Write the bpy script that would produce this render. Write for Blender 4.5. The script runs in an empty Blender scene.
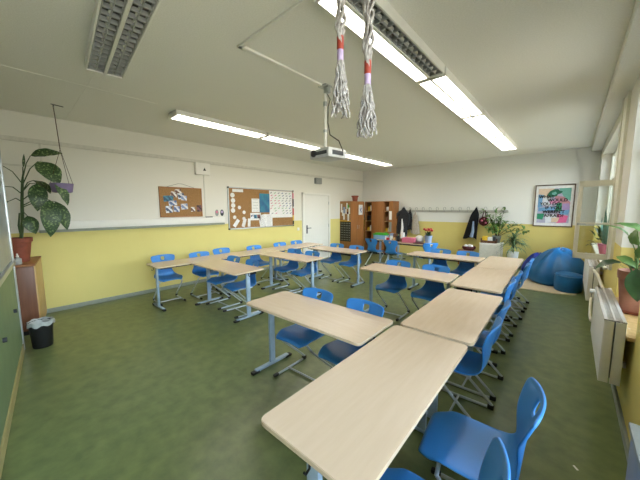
import bpy, bmesh, math, random
from mathutils import Vector, Matrix
random.seed(11)
PI = math.pi
C = bpy.context.scene.collection
SC = bpy.context.scene

# ------------------------------------------------------------------ materials
def lin(h):
    if isinstance(h, str):
        h = [int(h[i:i+2], 16) / 255 for i in (0, 2, 4)]
    return tuple(c / 12.92 if c <= .04045 else ((c + .055) / 1.055) ** 2.4 for c in h) + (1,)

MATS = {}
def mat(name, col, rough=.6, col2=None, scale=20, detail=4, bump=0, bscale=None, metal=0, stretch=None, spec=.5, lo=.35, hi=.65):
    if name in MATS: return MATS[name]
    m = bpy.data.materials.new(name); m.use_nodes = True
    nt = m.node_tree; b = nt.nodes['Principled BSDF']
    b.inputs['Base Color'].default_value = lin(col)
    b.inputs['Roughness'].default_value = rough
    b.inputs['Metallic'].default_value = metal
    b.inputs['Specular IOR Level'].default_value = spec
    tc = nt.nodes.new('ShaderNodeTexCoord'); mp = nt.nodes.new('ShaderNodeMapping')
    nt.links.new(tc.outputs['Object'], mp.inputs['Vector'])
    if stretch: mp.inputs['Scale'].default_value = stretch
    n = nt.nodes.new('ShaderNodeTexNoise'); n.inputs['Scale'].default_value = scale; n.inputs['Detail'].default_value = detail
    nt.links.new(mp.outputs[0], n.inputs['Vector'])
    if col2 is None:
        c1 = lin(col); col2v = tuple(x * .9 for x in c1[:3]) + (1,)
    else:
        col2v = lin(col2)
    r = nt.nodes.new('ShaderNodeValToRGB')
    r.color_ramp.elements[0].position = lo; r.color_ramp.elements[1].position = hi
    r.color_ramp.elements[0].color = lin(col); r.color_ramp.elements[1].color = col2v
    nt.links.new(n.outputs[0], r.inputs[0]); nt.links.new(r.outputs[0], b.inputs['Base Color'])
    if bump:
        n2 = nt.nodes.new('ShaderNodeTexNoise'); n2.inputs['Scale'].default_value = bscale or scale * 3; n2.inputs['Detail'].default_value = 3
        nt.links.new(mp.outputs[0], n2.inputs['Vector'])
        bp = nt.nodes.new('ShaderNodeBump'); bp.inputs['Strength'].default_value = bump; bp.inputs['Distance'].default_value = .01
        nt.links.new(n2.outputs[0], bp.inputs['Height']); nt.links.new(bp.outputs[0], b.inputs['Normal'])
    MATS[name] = m
    return m

def wall_mat(name, white, yellow, z):
    """painted wall: white plaster above height z, yellow oil paint below"""
    m = mat(name, white, .75, white, 6, bump=.06, bscale=140)
    nt = m.node_tree; b = nt.nodes['Principled BSDF']
    g = nt.nodes.new('ShaderNodeNewGeometry'); s = nt.nodes.new('ShaderNodeSeparateXYZ')
    nt.links.new(g.outputs['Position'], s.inputs[0])
    gt = nt.nodes.new('ShaderNodeMath'); gt.operation = 'GREATER_THAN'; gt.inputs[1].default_value = z
    nt.links.new(s.outputs['Z'], gt.inputs[0])
    mx = nt.nodes.new('ShaderNodeMix'); mx.data_type = 'RGBA'
    n = nt.nodes.new('ShaderNodeTexNoise'); n.inputs['Scale'].default_value = 3
    nt.links.new(g.outputs['Position'], n.inputs['Vector'])
    ry = nt.nodes.new('ShaderNodeValToRGB'); y = lin(yellow)
    ry.color_ramp.elements[0].color = y; ry.color_ramp.elements[1].color = tuple(c * .93 for c in y[:3]) + (1,)
    nt.links.new(n.outputs[0], ry.inputs[0])
    old = b.inputs['Base Color'].links[0].from_socket
    nt.links.new(gt.outputs[0], mx.inputs[0]); nt.links.new(ry.outputs[0], mx.inputs[6]); nt.links.new(old, mx.inputs[7])
    nt.links.new(mx.outputs[2], b.inputs['Base Color'])
    return m

def emit_mat(name, col, strength):
    m = bpy.data.materials.new(name); m.use_nodes = True
    nt = m.node_tree; nt.nodes.clear()
    e = nt.nodes.new('ShaderNodeEmission'); e.inputs[0].default_value = lin(col); e.inputs[1].default_value = strength
    o = nt.nodes.new('ShaderNodeOutputMaterial'); nt.links.new(e.outputs[0], o.inputs[0])
    return m

def glass_mat():
    m = bpy.data.materials.new('window glass'); m.use_nodes = True
    nt = m.node_tree; nt.nodes.clear()
    t = nt.nodes.new('ShaderNodeBsdfTransparent'); t.inputs[0].default_value = (.93, .96, .95, 1)
    g = nt.nodes.new('ShaderNodeBsdfGlossy'); g.inputs['Roughness'].default_value = .02
    f = nt.nodes.new('ShaderNodeFresnel'); f.inputs[0].default_value = 1.45
    mx = nt.nodes.new('ShaderNodeMixShader'); o = nt.nodes.new('ShaderNodeOutputMaterial')
    nt.links.new(f.outputs[0], mx.inputs[0]); nt.links.new(t.outputs[0], mx.inputs[1]); nt.links.new(g.outputs[0], mx.inputs[2])
    nt.links.new(mx.outputs[0], o.inputs[0])
    return m

M = dict(
    ceiling=mat('ceiling plaster', 'ebeae3', .9, 'e3e2da', 90, bump=.25, bscale=150),
    floor=mat('green linoleum', '737f50', .3, '5c6841', 9, 10, bump=.05, bscale=45, lo=.3, hi=.7),
    wl=wall_mat('left wall paint', 'dedcd2', 'ddd081', 1.31),
    wb=wall_mat('rear wall paint', 'e0dfd9', 'd9c878', 1.225),
    wr=wall_mat('window wall paint', 'dedbd0', 'd9c772', 1.25),
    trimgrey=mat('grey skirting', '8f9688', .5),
    white=mat('white paint', 'e4e3dc', .45, 'e2e1da'),
    duct=mat('ivory duct plastic', 'd2d0c5', .5),
    cream=mat('cream window paint', 'e8e4d4', .4, 'e4e0cf'),
    maple=mat('maple laminate', 'cdb89f', .25, 'c3ad92', 3, 6, stretch=(1, 9, 9), lo=.2, hi=.85),
    edge=mat('maple edge band', 'd6c2a4', .4),
    steel=mat('blue grey steel', '9db2c4', .35),
    chrome=mat('grey tube steel', 'b6c0c8', .3, metal=.15),
    black=mat('black plastic', '17181a', .5),
    dark=mat('dark grey metal', '34383c', .5),
    blue=mat('blue shell plastic', '3783cc', .4, '327bc4', 3),
    brown=mat('brown beech veneer', 'a36c3e', .45, '92602f', 3, 5, stretch=(9, 9, .7)),
    redbrown=mat('red brown veneer', '7a4f38', .4, '6c4430', 3, 5, stretch=(9, 9, .7)),
    lightwood=mat('light wood', 'c9a873', .45, 'b8965f', 3, 5, stretch=(9, 9, .7)),
    cork=mat('cork', 'a37d50', .9, '8c683e', 60, 6),
    alu=mat('aluminium', 'b4b9ba', .35, metal=.7),
    paper=mat('white paper', 'e9e9e6', .8),
    terra=mat('terracotta', '8e4a35', .7, '7c3e2c', 12),
    terrapale=mat('pale terracotta', 'a9745e', .75, '96644f', 10),
    soil=mat('potting soil', '33261c', .95, '1f1711', 60),
    leaf=mat('dark leaf', '2a5024', .4, '1f3f1c', 12),
    leaf2=mat('fresh leaf', '6f9148', .45, '4d7536', 10),
    leafv=mat('variegated leaf', '2a4722', .42, '819a60', 40, 5, lo=.52, hi=.66),
    stem=mat('plant stem', '3a5228', .5),
    stemb=mat('woody stem', '4b3a26', .8),
    green=mat('board green', '738a66', .5, '6b825f', 4),
    bluegrey=mat('pale blue board', 'a4adb2', .25, '97a0a6', 2),
    teal=mat('teal beanbag vinyl', '0a639f', .42, '085788', 5, bump=.15, bscale=14),
    navy=mat('navy beanbag vinyl', '0f2b8c', .4, '0c2478', 6, bump=.1, bscale=14),
    rug=mat('beige rug', 'cdbfa5', .95, 'c0b196', 40, bump=.3, bscale=200),
    rope=mat('white cotton rope', 'bdb7b0', .9, '958e88', 60), rail=mat('pale grey rail', 'b4b2a9', .5),
    redtape=mat('red tape', 'a33a24', .6), lilac=mat('lilac tape', 'b8a2c4', .6),
    violet=mat('violet pot', '786a8e', .5),
    radiator=mat('radiator enamel', 'e6e3da', .4, 'e2dfd5'), radgrille=mat('radiator grille', 'bcb6ac', .5),
    refl=mat('louvre reflector', '5e6062', .35, metal=.2), fin=mat('louvre fin', 'a3a6a6', .35, metal=.1),
    red=mat('red plastic', 'b52424', .45), maroon=mat('maroon cloth', '5a1d22', .8, '3e1216', 40),
    pink=mat('pink card', 'd3708a', .6), greenp=mat('bright green plastic', '3fa52e', .4),
    lightblue=mat('light blue plastic', '7fa8cf', .5), yellow=mat('yellow card', 'e0b62c', .6),
    cloth_dark=mat('charcoal cloth', '34363a', .95, '26282b', 30), cloth_black=mat('black cloth', '131419', .95),
    cloth_beige=mat('beige cloth', 'b3a999', .95, '9d9384', 30), cloth_blue=mat('blue grey cloth', '8ea0bd', .9),
    brownbox=mat('brown card', '6a4630', .8), sky=mat('teal print', '2f7f96', .5, '1c5a86', 6),
    greyplastic=mat('grey plastic', '8e938f', .5), projector=mat('projector shell', 'c8caca', .4),
    ink=mat('black ink', '101214', .7), bag=mat('clear bin liner', 'a9aeac', .3), plinth=mat('pale ochre skirting', 'a8a06e', .5),
    greypanel=mat('grey blue panel', '8d96a1', .55),
)
GLASS = glass_mat()
LAMP = emit_mat('lamp light', 'fff7ea', 11.0)

# ------------------------------------------------------------------ mesh builder
class MB:
    def __init__(s): s.bm = bmesh.new()
    def box(s, c, size, bev=0, rot=None, seg=2):
        r = bmesh.ops.create_cube(s.bm, size=1)
        mt = Matrix.Translation(c)
        if rot: mt = mt @ (Matrix.Rotation(rot[2], 4, 'Z') @ Matrix.Rotation(rot[1], 4, 'Y') @ Matrix.Rotation(rot[0], 4, 'X'))
        mt = mt @ Matrix.Diagonal((*size, 1))
        bmesh.ops.transform(s.bm, matrix=mt, verts=r['verts'])
        if bev:
            es = list({e for v in r['verts'] for e in v.link_edges})
            bmesh.ops.bevel(s.bm, geom=es, offset=min(bev, min(size) * .45), segments=seg, affect='EDGES', profile=.6)
        return s
    def span(s, a, b, bev=0):
        c = [(p + q) / 2 for p, q in zip(a, b)]
        return s.box(c, [abs(q - p) for p, q in zip(a, b)], bev)
    def tube(s, pts, r, n=8, cap=True):
        pts = [Vector(p) for p in pts]
        rs = r if isinstance(r, (list, tuple)) else [r] * len(pts)
        rings = []
        up = None
        for i, p in enumerate(pts):
            t = (pts[min(i + 1, len(pts) - 1)] - pts[max(i - 1, 0)]).normalized()
            if up is None:
                up = Vector((0, 0, 1)) if abs(t.z) < .9 else Vector((1, 0, 0))
            a = t.cross(up)
            if a.length < 1e-5: a = t.cross(Vector((0, 1, 0)))
            a.normalize(); b = a.cross(t).normalized(); up = b
            rings.append([s.bm.verts.new(p + (a * math.cos(2 * PI * k / n) + b * math.sin(2 * PI * k / n)) * rs[i]) for k in range(n)])
        for i in range(len(rings) - 1):
            for k in range(n):
                s.bm.faces.new((rings[i][k], rings[i][(k + 1) % n], rings[i + 1][(k + 1) % n], rings[i + 1][k]))
        if cap:
            s.bm.faces.new(rings[0][::-1]); s.bm.faces.new(rings[-1])
        return s
    def lathe(s, prof, c=(0, 0, 0), n=24, sx=1, sy=1):
        rings = []
        for (r, z) in prof:
            rings.append([s.bm.verts.new((c[0] + sx * max(r, 1e-4) * math.cos(2 * PI * k / n), c[1] + sy * max(r, 1e-4) * math.sin(2 * PI * k / n), c[2] + z)) for k in range(n)])
        for i in range(len(rings) - 1):
            for k in range(n):
                s.bm.faces.new((rings[i][k], rings[i][(k + 1) % n], rings[i + 1][(k + 1) % n], rings[i + 1][k]))
        s.bm.faces.new(rings[0][::-1]); s.bm.faces.new(rings[-1])
        return s
    def prism(s, outline, z0, z1):
        a = [s.bm.verts.new((x, y, z0)) for x, y in outline]; b = [s.bm.verts.new((x, y, z1)) for x, y in outline]
        n = len(a)
        s.bm.faces.new(a[::-1]); s.bm.faces.new(b)
        for i in range(n): s.bm.faces.new((a[i], a[(i + 1) % n], b[(i + 1) % n], b[i]))
        return s
    def grid(s, f, nu, nv, skip=None, closed=False):
        v = [[s.bm.verts.new(f(i / (nu), j / nv)) for j in range(nv + 1)] for i in range(nu + (0 if closed else 1))]
        m = len(v)
        for i in range(nu):
            for j in range(nv):
                if skip and skip(i, j): continue
                s.bm.faces.new((v[i][j], v[(i + 1) % m][j], v[(i + 1) % m][j + 1], v[i][j + 1]))
        return s
    def blob(s, c, r, sub=2, noise=0, sq=(1, 1, 1)):
        q = bmesh.ops.create_icosphere(s.bm, subdivisions=sub, radius=1)
        for v in q['verts']:
            k = 1 + random.uniform(-noise, noise)
            v.co = Vector(c) + Vector((v.co.x * r * sq[0] * k, v.co.y * r * sq[1] * k, v.co.z * r * sq[2] * k))
        return s
    def leaf(s, base, tip, width, up=(0, 0, 1), arch=.15, fold=.15, n=8, shape=.45):
        """a pointed leaf blade from base to tip, arched upward and folded along its midrib"""
        base, tip, up = Vector(base), Vector(tip), Vector(up)
        d = tip - base; L = d.length; d.normalize()
        side = d.cross(up)
        if side.length < 1e-4: side = d.cross(Vector((1, .3, 0)))
        side.normalize(); nrm = side.cross(d).normalized()
        def w(t): return width * .5 * (math.sin(PI * min(1, max(0, t)) ** (shape * 1.6 + .1)) ** .85) if 0 < t < 1 else .001
        def f(u, v):
            sdd = v * 2 - 1
            p = base + d * L * u + nrm * (arch * L * math.sin(PI * u))
            return p + side * (w(u) * sdd) + nrm * (abs(sdd) * fold * w(u) - .004 * math.sin(u * 20) * abs(sdd))
        return s.grid(f, n, 4)
    def build(s, name, m, parent=None, smooth=True, ang=40, solid=0, sub=0):
        bmesh.ops.recalc_face_normals(s.bm, faces=s.bm.faces)
        me = bpy.data.meshes.new(name); s.bm.to_mesh(me); s.bm.free()
        for q in (m if isinstance(m, list) else [m]): me.materials.append(q)
        o = bpy.data.objects.new(name, me); C.objects.link(o)
        if solid:
            md = o.modifiers.new('solid', 'SOLIDIFY'); md.thickness = solid; md.offset = 0
        if sub:
            md = o.modifiers.new('sub', 'SUBSURF'); md.levels = sub; md.render_levels = sub
        if solid or sub:
            dg = bpy.context.evaluated_depsgraph_get()
            me2 = bpy.data.meshes.new_from_object(o.evaluated_get(dg)); o.modifiers.clear(); o.data = me2; me2.name = name; me = me2
        if smooth:
            me.shade_smooth()
            me.set_sharp_from_angle(angle=math.radians(ang))
        if parent: o.parent = parent
        return o

def tag(o, label, cat, group=None, kind=None):
    o['label'] = label; o['category'] = cat
    if group: o['group'] = group
    if kind: o['kind'] = kind
    return o
def thing(name, label, cat, loc=(0, 0, 0), rz=0, group=None):
    o = bpy.data.objects.new(name, None); C.objects.link(o); o.empty_display_size = .1
    o.location = loc; o.rotation_euler = (0, 0, rz)
    return tag(o, label, cat, group)
def struct(o, label=None):
    o['kind'] = 'structure'
    if label: o['label'] = label
    return o
def dup(root, loc, rz, label):
    r = root.copy(); C.objects.link(r); r.location = loc; r.rotation_euler = (0, 0, rz); r['label'] = label
    for ch in list(root.children):
        c = ch.copy(); C.objects.link(c); c.parent = r
        for g in list(ch.children):
            d = g.copy(); C.objects.link(d); d.parent = c
    return r
def single(name, mb, m, label, cat, group=None, loc=None, rz=0, **k):
    o = mb.build(name, m, None, **k)
    if loc: o.location = loc
    o.rotation_euler = (0, 0, rz)
    return tag(o, label, cat, group)
def rrect(w, d, r, n=5):
    out = []
    for cx, cy, a0 in ((w/2-r, d/2-r, 0), (-w/2+r, d/2-r, 90), (-w/2+r, -d/2+r, 180), (w/2-r, -d/2+r, 270)):
        for k in range(n + 1):
            a = math.radians(a0 + 90 * k / n); out.append((cx + r * math.cos(a), cy + r * math.sin(a)))
    return out

# ------------------------------------------------------------------ room shell
XL, XR, YF, YB, H = -6.2, .4, -1.3, 9.4, 3.1
struct(MB().span((XL - .2, YF - .2, -.12), (XR + .3, YB + .2, 0)).build('floor', M['floor'], smooth=False), 'green speckled linoleum floor')
struct(MB().span((XL - .2, YF - .2, H), (XR + .3, YB + .2, H + .12)).build('ceiling', M['ceiling'], smooth=False), 'textured off-white plaster ceiling')
struct(MB().span((XL - .2, YF - .2, 0), (XL, YB + .2, H)).build('wall_left', M['wl'], smooth=False), 'wall painted white above yellow, with the door')
struct(MB().span((XL, YB, 0), (XR + .3, YB + .2, H)).build('wall_back', M['wb'], smooth=False), 'far wall painted white above yellow')
struct(MB().span((XL, YF - .2, 0), (XR + .3, YF, H)).build('wall_front', M['wl'], smooth=False))
# window wall: parapets, piers and lintel around the openings
mb = MB()
X2 = XR + .3
WIN = [(-.9, 1.9, .72, 2.85), (2.95, 4.25, .72, 2.85), (5.36, 9.1, .85, 2.85)]
ys = YF
for y0, y1, z0, z1 in WIN:
    mb.span((XR, ys, 0), (X2, y0, H)); mb.span((XR, y0, 0), (X2, y1, z0 - .03)); mb.span((XR, y0, z1), (X2, y1, H)); ys = y1
mb.span((XR, ys, 0), (X2, YB, H))
struct(mb.build('wall_right', M['wr'], smooth=False), 'window wall painted white above yellow')
for (y0, y1, z0, z1), i in zip(WIN, (1, 2, 3)):
    w = bpy.data.objects.new('window_%d' % i, None); C.objects.link(w); struct(w); w.location = (XR + .2, (y0 + y1) / 2, z0)
    L = y1 - y0; Hh = z1 - z0; n = max(2, round(L / .65))
    f = MB()
    f.span((-.03, -L/2, 0), (.03, L/2, .06)); f.span((-.03, -L/2, Hh-.06), (.03, L/2, Hh)); f.span((-.03, -L/2, Hh*.7-.03), (.03, L/2, Hh*.7+.03))
    for k in range(n + 1):
        y = -L/2 + .03 + (L - .06) * k / n; f.span((-.035, y-.03, 0), (.035, y+.03, Hh))
    f.build('frame', M['cream'], w, smooth=False)
    MB().span((-.004, -L/2+.01, .02), (.004, L/2-.01, Hh-.02)).build('pane', GLASS, w, smooth=False)
    MB().span((-.24, -L/2, -.03), (0, L/2, 0), .004).build('sill', M['lightwood'] if i == 2 else M['cream'], w)
# open casement of the far window, cream jamb post beside it
cas = bpy.data.objects.new('window_4', None); C.objects.link(cas); struct(cas, 'cream window casement standing open into the room'); cas.location = (.405, 5.2, .975); cas.rotation_euler = (0, 0, math.radians(1.5))
f = MB(); W, Hc = .37, 1.04
f.span((-W, -.025, 0), (-W+.045, .025, Hc), .004); f.span((-.045, -.025, 0), (0, .025, Hc), .004)
f.span((-W, -.025, 0), (0, .025, .075), .004); f.span((-W, -.025, Hc-.075), (0, .025, Hc), .004)
f.build('frame', M['cream'], cas)
MB().span((-W+.02, -.012, .465), (-.02, .012, .492), .003).build('glazing_bar', M['cream'], cas)
MB().span((-W+.04, -.003, .06), (-.04, .003, Hc-.06)).build('pane', GLASS, cas, smooth=False)
MB().box((-W+.022, -.045, .47), (.02, .04, .03), .004).tube([(-W+.022, -.062, .47), (-W+.05, -.064, .47), (-W+.1, -.064, .47)], .007).build('handle', M['alu'], cas)
struct(MB().span((.372, 4.86, .9), (.46, 5.36, 2.99), .008).span((.36, 5.16, .9), (.4, 5.24, 2.99), .006).build('trim_1', M['cream'], smooth=True), 'cream jamb post of the open window')
struct(MB().span((.22, YF, 2.99), (XR, YB, H), .01).build('trim_2', M['ceiling']), 'curtain box running along the ceiling')
# skirting
struct(MB().span((XL, YF, 0), (XL + .02, 6.02, .07), .004).span((XL, 7.4, 0), (XL + .02, YB, .07), .004).build('baseboard_left', M['trimgrey']))
struct(MB().span((XL, YB - .02, 0), (XR, YB, .07), .004).build('baseboard_back', M['trimgrey']))
struct(MB().span((XR - .02, YF, 0), (XR, YB, .07), .004).build('baseboard_right', M['trimgrey']))
# left-wall services
struct(MB().span((XL, YF, 2.67), (XL + .03, YB, 2.735), .006).build('trim_3', M['duct']), 'thin cable duct high on the white wall')
struct(MB().span((XL, .3, 1.345), (XL + .075, 3.43, 1.475), .008).build('trim_4', M['white']), 'white cable trunking above the yellow paint')
struct(MB().span((XL, .3, 1.30), (XL + .06, 3.43, 1.343), .004).build('trim_5', M['trimgrey']), 'grey strip just below the white trunking')  # plain grey band along the underside of the white trunking
struct(MB().span((XL, 2.985, 1.475), (XL + .012, 3.005, 2.42)).build('trim_6', M['duct']))
struct(MB().span((XL, .40, 2.33), (XL + .014, .425, 2.67)).span((XL, -.3, 2.31), (XL + .014, .41, 2.335)).build('trim_7', M['duct']))
# ceiling duct to the projector, ceiling joint strip
struct(MB().span((-2.31, 1.48, H - .02), (-.2, 1.515, H), .004).span((-2.31, 1.48, H - .02), (-2.265, 2.56, H), .004).build('trim_8', M['white']), 'white cable duct across the ceiling to the projector')
struct(MB().span((-4.36, YF, H - .004), (-4.34, 1.5, H)).span((-6.2, .74, H - .003), (-3.7, .75, H)).build('trim_9', M['ceiling']))
# door
dr = bpy.data.objects.new('door_1', None); C.objects.link(dr); struct(dr, 'white door in the yellow and white wall'); dr.location = (XL, 6.7, 0)
fr = MB(); fr.span((0, -.66, 0), (.05, -.58, 2.16), .006).span((0, .58, 0), (.05, .66, 2.16), .006).span((0, -.66, 2.09), (.05, .66, 2.16), .006).build('frame', M['white'], dr)
MB().span((.0, -.575, .005), (.035, .575, 2.085), .004).build('leaf', M['white'], dr)
MB().box((.04, -.47, 1.02), (.012, .05, .26), .004).tube([(.045, -.47, 1.06), (.085, -.47, 1.06), (.085, -.43, 1.06), (.085, -.33, 1.06)], .011).build('handle', M['dark'], dr)
for z in (.3, 1.1, 1.85): MB().tube([(.045, .575, z - .05), (.045, .575, z + .05)], .011).build('hinge', M['alu'], dr)

# ------------------------------------------------------------------ school tables
TG = 'two-seat school desks'
def make_table():
    r = thing('school_table', '', 'table', group=TG)
    MB().prism(rrect(1.326, .53, .035), .722, .741).build('tabletop', M['maple'], r)
    MB().prism(rrect(1.33, .534, .037), .7195, .7385).build('edge_band', M['edge'], r)
    MB().span((-.54, -.02, .675), (.54, .02, .715), .004).span((-.615, -.2, .70), (-.565, .2, .7193), .003).span((.565, -.2, .70), (.615, .2, .7193), .003).build('frame_rail', M['dark'], r)
    t = MB().span((-.5, .06, .64), (.5, .225, .645)).span((-.5, .22, .64), (.5, .226, .7))
    for k in range(5): t.span((-.5 + k * .25 - .008, .05, .64), (-.5 + k * .25 + .008, .062, .7))
    t.build('book_tray', M['black'], r, smooth=False)
    for s in (-1, 1):
        x = s * .59
        lg = MB().box((x, 0, .362), (.032, .066, .68), .01).build('leg', M['steel'], r)
        MB().box((x, 0, .03), (.045, .44, .028), .01).build('foot', M['steel'], lg)
        for q in (-1, 1): MB().box((x, q * .222, .017), (.05, .085, .03), .01).build('glide', M['black'], lg)
        MB().tube([(x + s * .05, -.02, .718), (x + s * .05, -.02, .67), (x + s * .072, -.02, .66), (x + s * .08, -.02, .675)], .005).build('bag_hook', M['black'], r)
    return r
T0 = make_table()
tables = [
    (-.712, 1.330, 91, 'maple-topped desk nearest the camera, its long front end bare and whole'),
    (-.725, 2.697, 91.5, 'maple-topped desk of the window-side row butting the far end of the nearest desk'),
    (-.81, 4.20, 92, 'maple-topped desk of the window-side row after the gap, third from the camera'),
    (-.85, 5.54, 92, 'last maple-topped desk of the window-side row, in front of the white cabinet'),
    (-1.69, 1.775, 1.5, 'maple-topped desk jutting inward from the two nearest window-row desks'),
    (-1.765, 3.865, 1.5, 'maple-topped desk jutting inward beside the third window-row desk, chairs behind'),
    (-1.81, 5.63, 1.5, 'maple-topped desk jutting inward beside the last window-row desk'),
    (-5.10, 2.165, 90, 'pale desk along the yellow wall nearest the waste bin'),
    (-5.10, 3.50, 90, 'pale desk along the yellow wall below the large pinboard, middle of the wall row'),
    (-5.10, 4.835, 90, 'pale desk along the yellow wall closest to the door'),
    (-4.165, 2.315, 2, 'glossy pale desk jutting from the wall row, first from the camera'),
    (-4.10, 3.66, 2, 'pale desk jutting from the middle of the wall row'),
    (-3.96, 4.95, 2, 'pale desk jutting from the wall row in front of the door'),
    (-3.31, 7.30, 1, 'desk at the back carrying pink box and flower pot'),
    (-4.25, 8.02, 90, 'desk at the back beside the tall cupboards, green lidded box on it'),
]
for i, (x, y, a, l) in enumerate(tables):
    if i == 0:
        T0.location = (x, y, 0); T0.rotation_euler = (0, 0, math.radians(a)); T0['label'] = l
    else: dup(T0, (x, y, 0), math.radians(a), l)

# ------------------------------------------------------------------ chairs
CG = 'blue plastic shell chairs'
PROF = [(.225, .425), (.215, .44), (.17, .449), (.10, .446), (.02, .438), (-.06, .434), (-.12, .438), (-.165, .455), (-.192, .49), (-.203, .54), (-.208, .59), (-.215, .64), (-.226, .69), (-.24, .74), (-.254, .785), (-.262, .80), (-.268, .825)]
HALF = [.15, .17, .197, .208, .21, .207, .198, .182, .16, .135, .13, .148, .18, .2, .206, .203, .186]
def interp(arr, t):
    x = t * (len(arr) - 1); i = min(int(x), len(arr) - 2); f = x - i
    a, b = arr[i], arr[i + 1]
    return tuple(p + (q - p) * f for p, q in zip(a, b)) if isinstance(a, tuple) else a + (b - a) * f
def make_chair():
    r = thing('school_chair', '', 'chair', group=CG)
    nu, nv = 30, 14
    def f(u, v):
        (y, z) = interp(PROF, u); w = interp(HALF, u); s = v * 2 - 1
        up = max(0, min(1, (z - .46) / .2))                        # 0 on the seat, 1 on the back
        # rounded ends
        e = 0
        if u > .9: e = (u - .9) / .1 * abs(s) ** 4 * .012
        k = abs(s) ** 2
        dish = (1 - up) * (.012 * k if u > .15 else -.012 * k)
        return (s * w, y + up * .04 * k, z + dish - e)
    MB().grid(f, nu, nv, skip=lambda i, j: i in (24, 25, 26) and j in (6, 7)).build('seat_shell', M['blue'], r, solid=.014, sub=1, ang=70)
    for s in (-1, 1):
        x = s * .15; xo = s * .195
        pts = [(x, -.12, .418), (x, 0, .418), (x, .09, .42), (x, .125, .408), (xo, .125, .375), (xo, .09, .33), (xo, -.185, .075), (xo, -.225, .035), (xo, -.215, .016), (xo, -.17, .013), (xo, .08, .013), (xo, .215, .013)]
        fr = MB().tube(pts, .0115, 8).build('frame_tube', M['chrome'], r)
        MB().box((xo, -.215, .022), (.032, .05, .04), .01).build('glide', M['black'], fr)
        MB().box((xo, .2, .0165), (.03, .06, .029), .01).build('glide', M['black'], fr)
    MB().tube([(-.195, .03, .02), (.195, .03, .02)], .009).build('cross_bar', M['chrome'], r)
    MB().box((0, -.02, .415), (.3, .16, .012), .004).build('seat_bracket', M['dark'], r)
    return r
C0 = make_chair()
D_ = {'W': 90, 'S': 180, 'E': -90, 'N': 0}
chairs = [
    (-.30, 1.49, 97, 'blue shell chair pulled out beside the nearest desk, its seat fully in view'),
    (-.355, .945, 96, 'blue shell chair cut off by the bottom edge, closest to the camera'),
    (-.60, 2.34, 92, 'blue shell chair tucked under second window-row desk, its nearer seat'),
    (-.62, 2.87, 91, 'blue shell chair tucked under second window-row desk, its farther seat'),
    (-.70, 3.84, 92, 'blue shell chair at third window-row desk, its nearer seat'),
    (-.70, 4.42, 91, 'blue shell chair at third window-row desk, its farther seat'),
    (-.69, 5.16, 92, 'blue shell chair at last window-row desk, its nearer seat'),
    (-.69, 5.74, 91, 'blue shell chair at last window-row desk, next to the navy beanbag'),
    (-1.90, 1.86, 183, 'blue shell chair behind first inward desk, nearer its free end'),
    (-1.35, 1.87, 178, 'blue shell chair behind first inward desk, nearer the window row'),
    (-2.03, 3.93, 182, 'blue shell chair behind second inward desk, nearer its free end'),
    (-1.45, 3.93, 178, 'blue shell chair behind second inward desk, nearer the window row'),
    (-1.98, 5.72, 180, 'blue shell chair behind third inward desk, nearer its free end'),
    (-1.47, 5.72, 180, 'blue shell chair behind third inward desk, nearer the white cabinet'),
    (-2.70, 6.98, 52, 'blue shell chair turned sideways at end of back desk, below the red flowers'),
    (-4.17, 7.02, -4, 'blue shell chair with its back to us at back desk, nearer the cupboards'),
    (-3.58, 6.98, 3, 'blue shell chair with its back to us at back desk, nearer the pink box'),
    (-5.37, 1.84, -92, 'blue shell chair against yellow wall, first from the waste bin'),
    (-5.20, 2.45, -90, 'blue shell chair against yellow wall below the small pinboard, tucked in'),
    (-5.37, 3.02, -88, 'blue shell chair against yellow wall, third from the waste bin'),
    (-5.20, 3.73, -90, 'blue shell chair against yellow wall below left half of large pinboard'),
    (-5.20, 4.50, -90, 'blue shell chair against yellow wall, second from the door'),
    (-5.20, 5.07, -90, 'blue shell chair against yellow wall, closest to the door'),
    (-4.45, 2.41, 181, 'blue shell chair at first desk jutting from wall row, nearer the wall'),
    (-3.89, 2.41, 176, 'blue shell chair at first desk jutting from wall row, nearer the aisle'),
    (-4.30, 3.74, 180, 'blue shell chair at second desk jutting from wall row, nearer the wall'),
    (-3.78, 3.74, 178, 'blue shell chair at second desk jutting from wall row, nearer the aisle'),
    (-4.17, 5.03, 182, 'blue shell chair at third desk jutting from wall row, nearer the door'),
    (-3.62, 5.03, 178, 'blue shell chair at third desk jutting from wall row, nearer the aisle'),
]
for i, (x, y, a, l) in enumerate(chairs):
    if i == 0:
        C0.location = (x, y, 0); C0.rotation_euler = (0, 0, math.radians(a)); C0['label'] = l
    else: dup(C0, (x, y, 0), math.radians(a), l)

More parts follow.
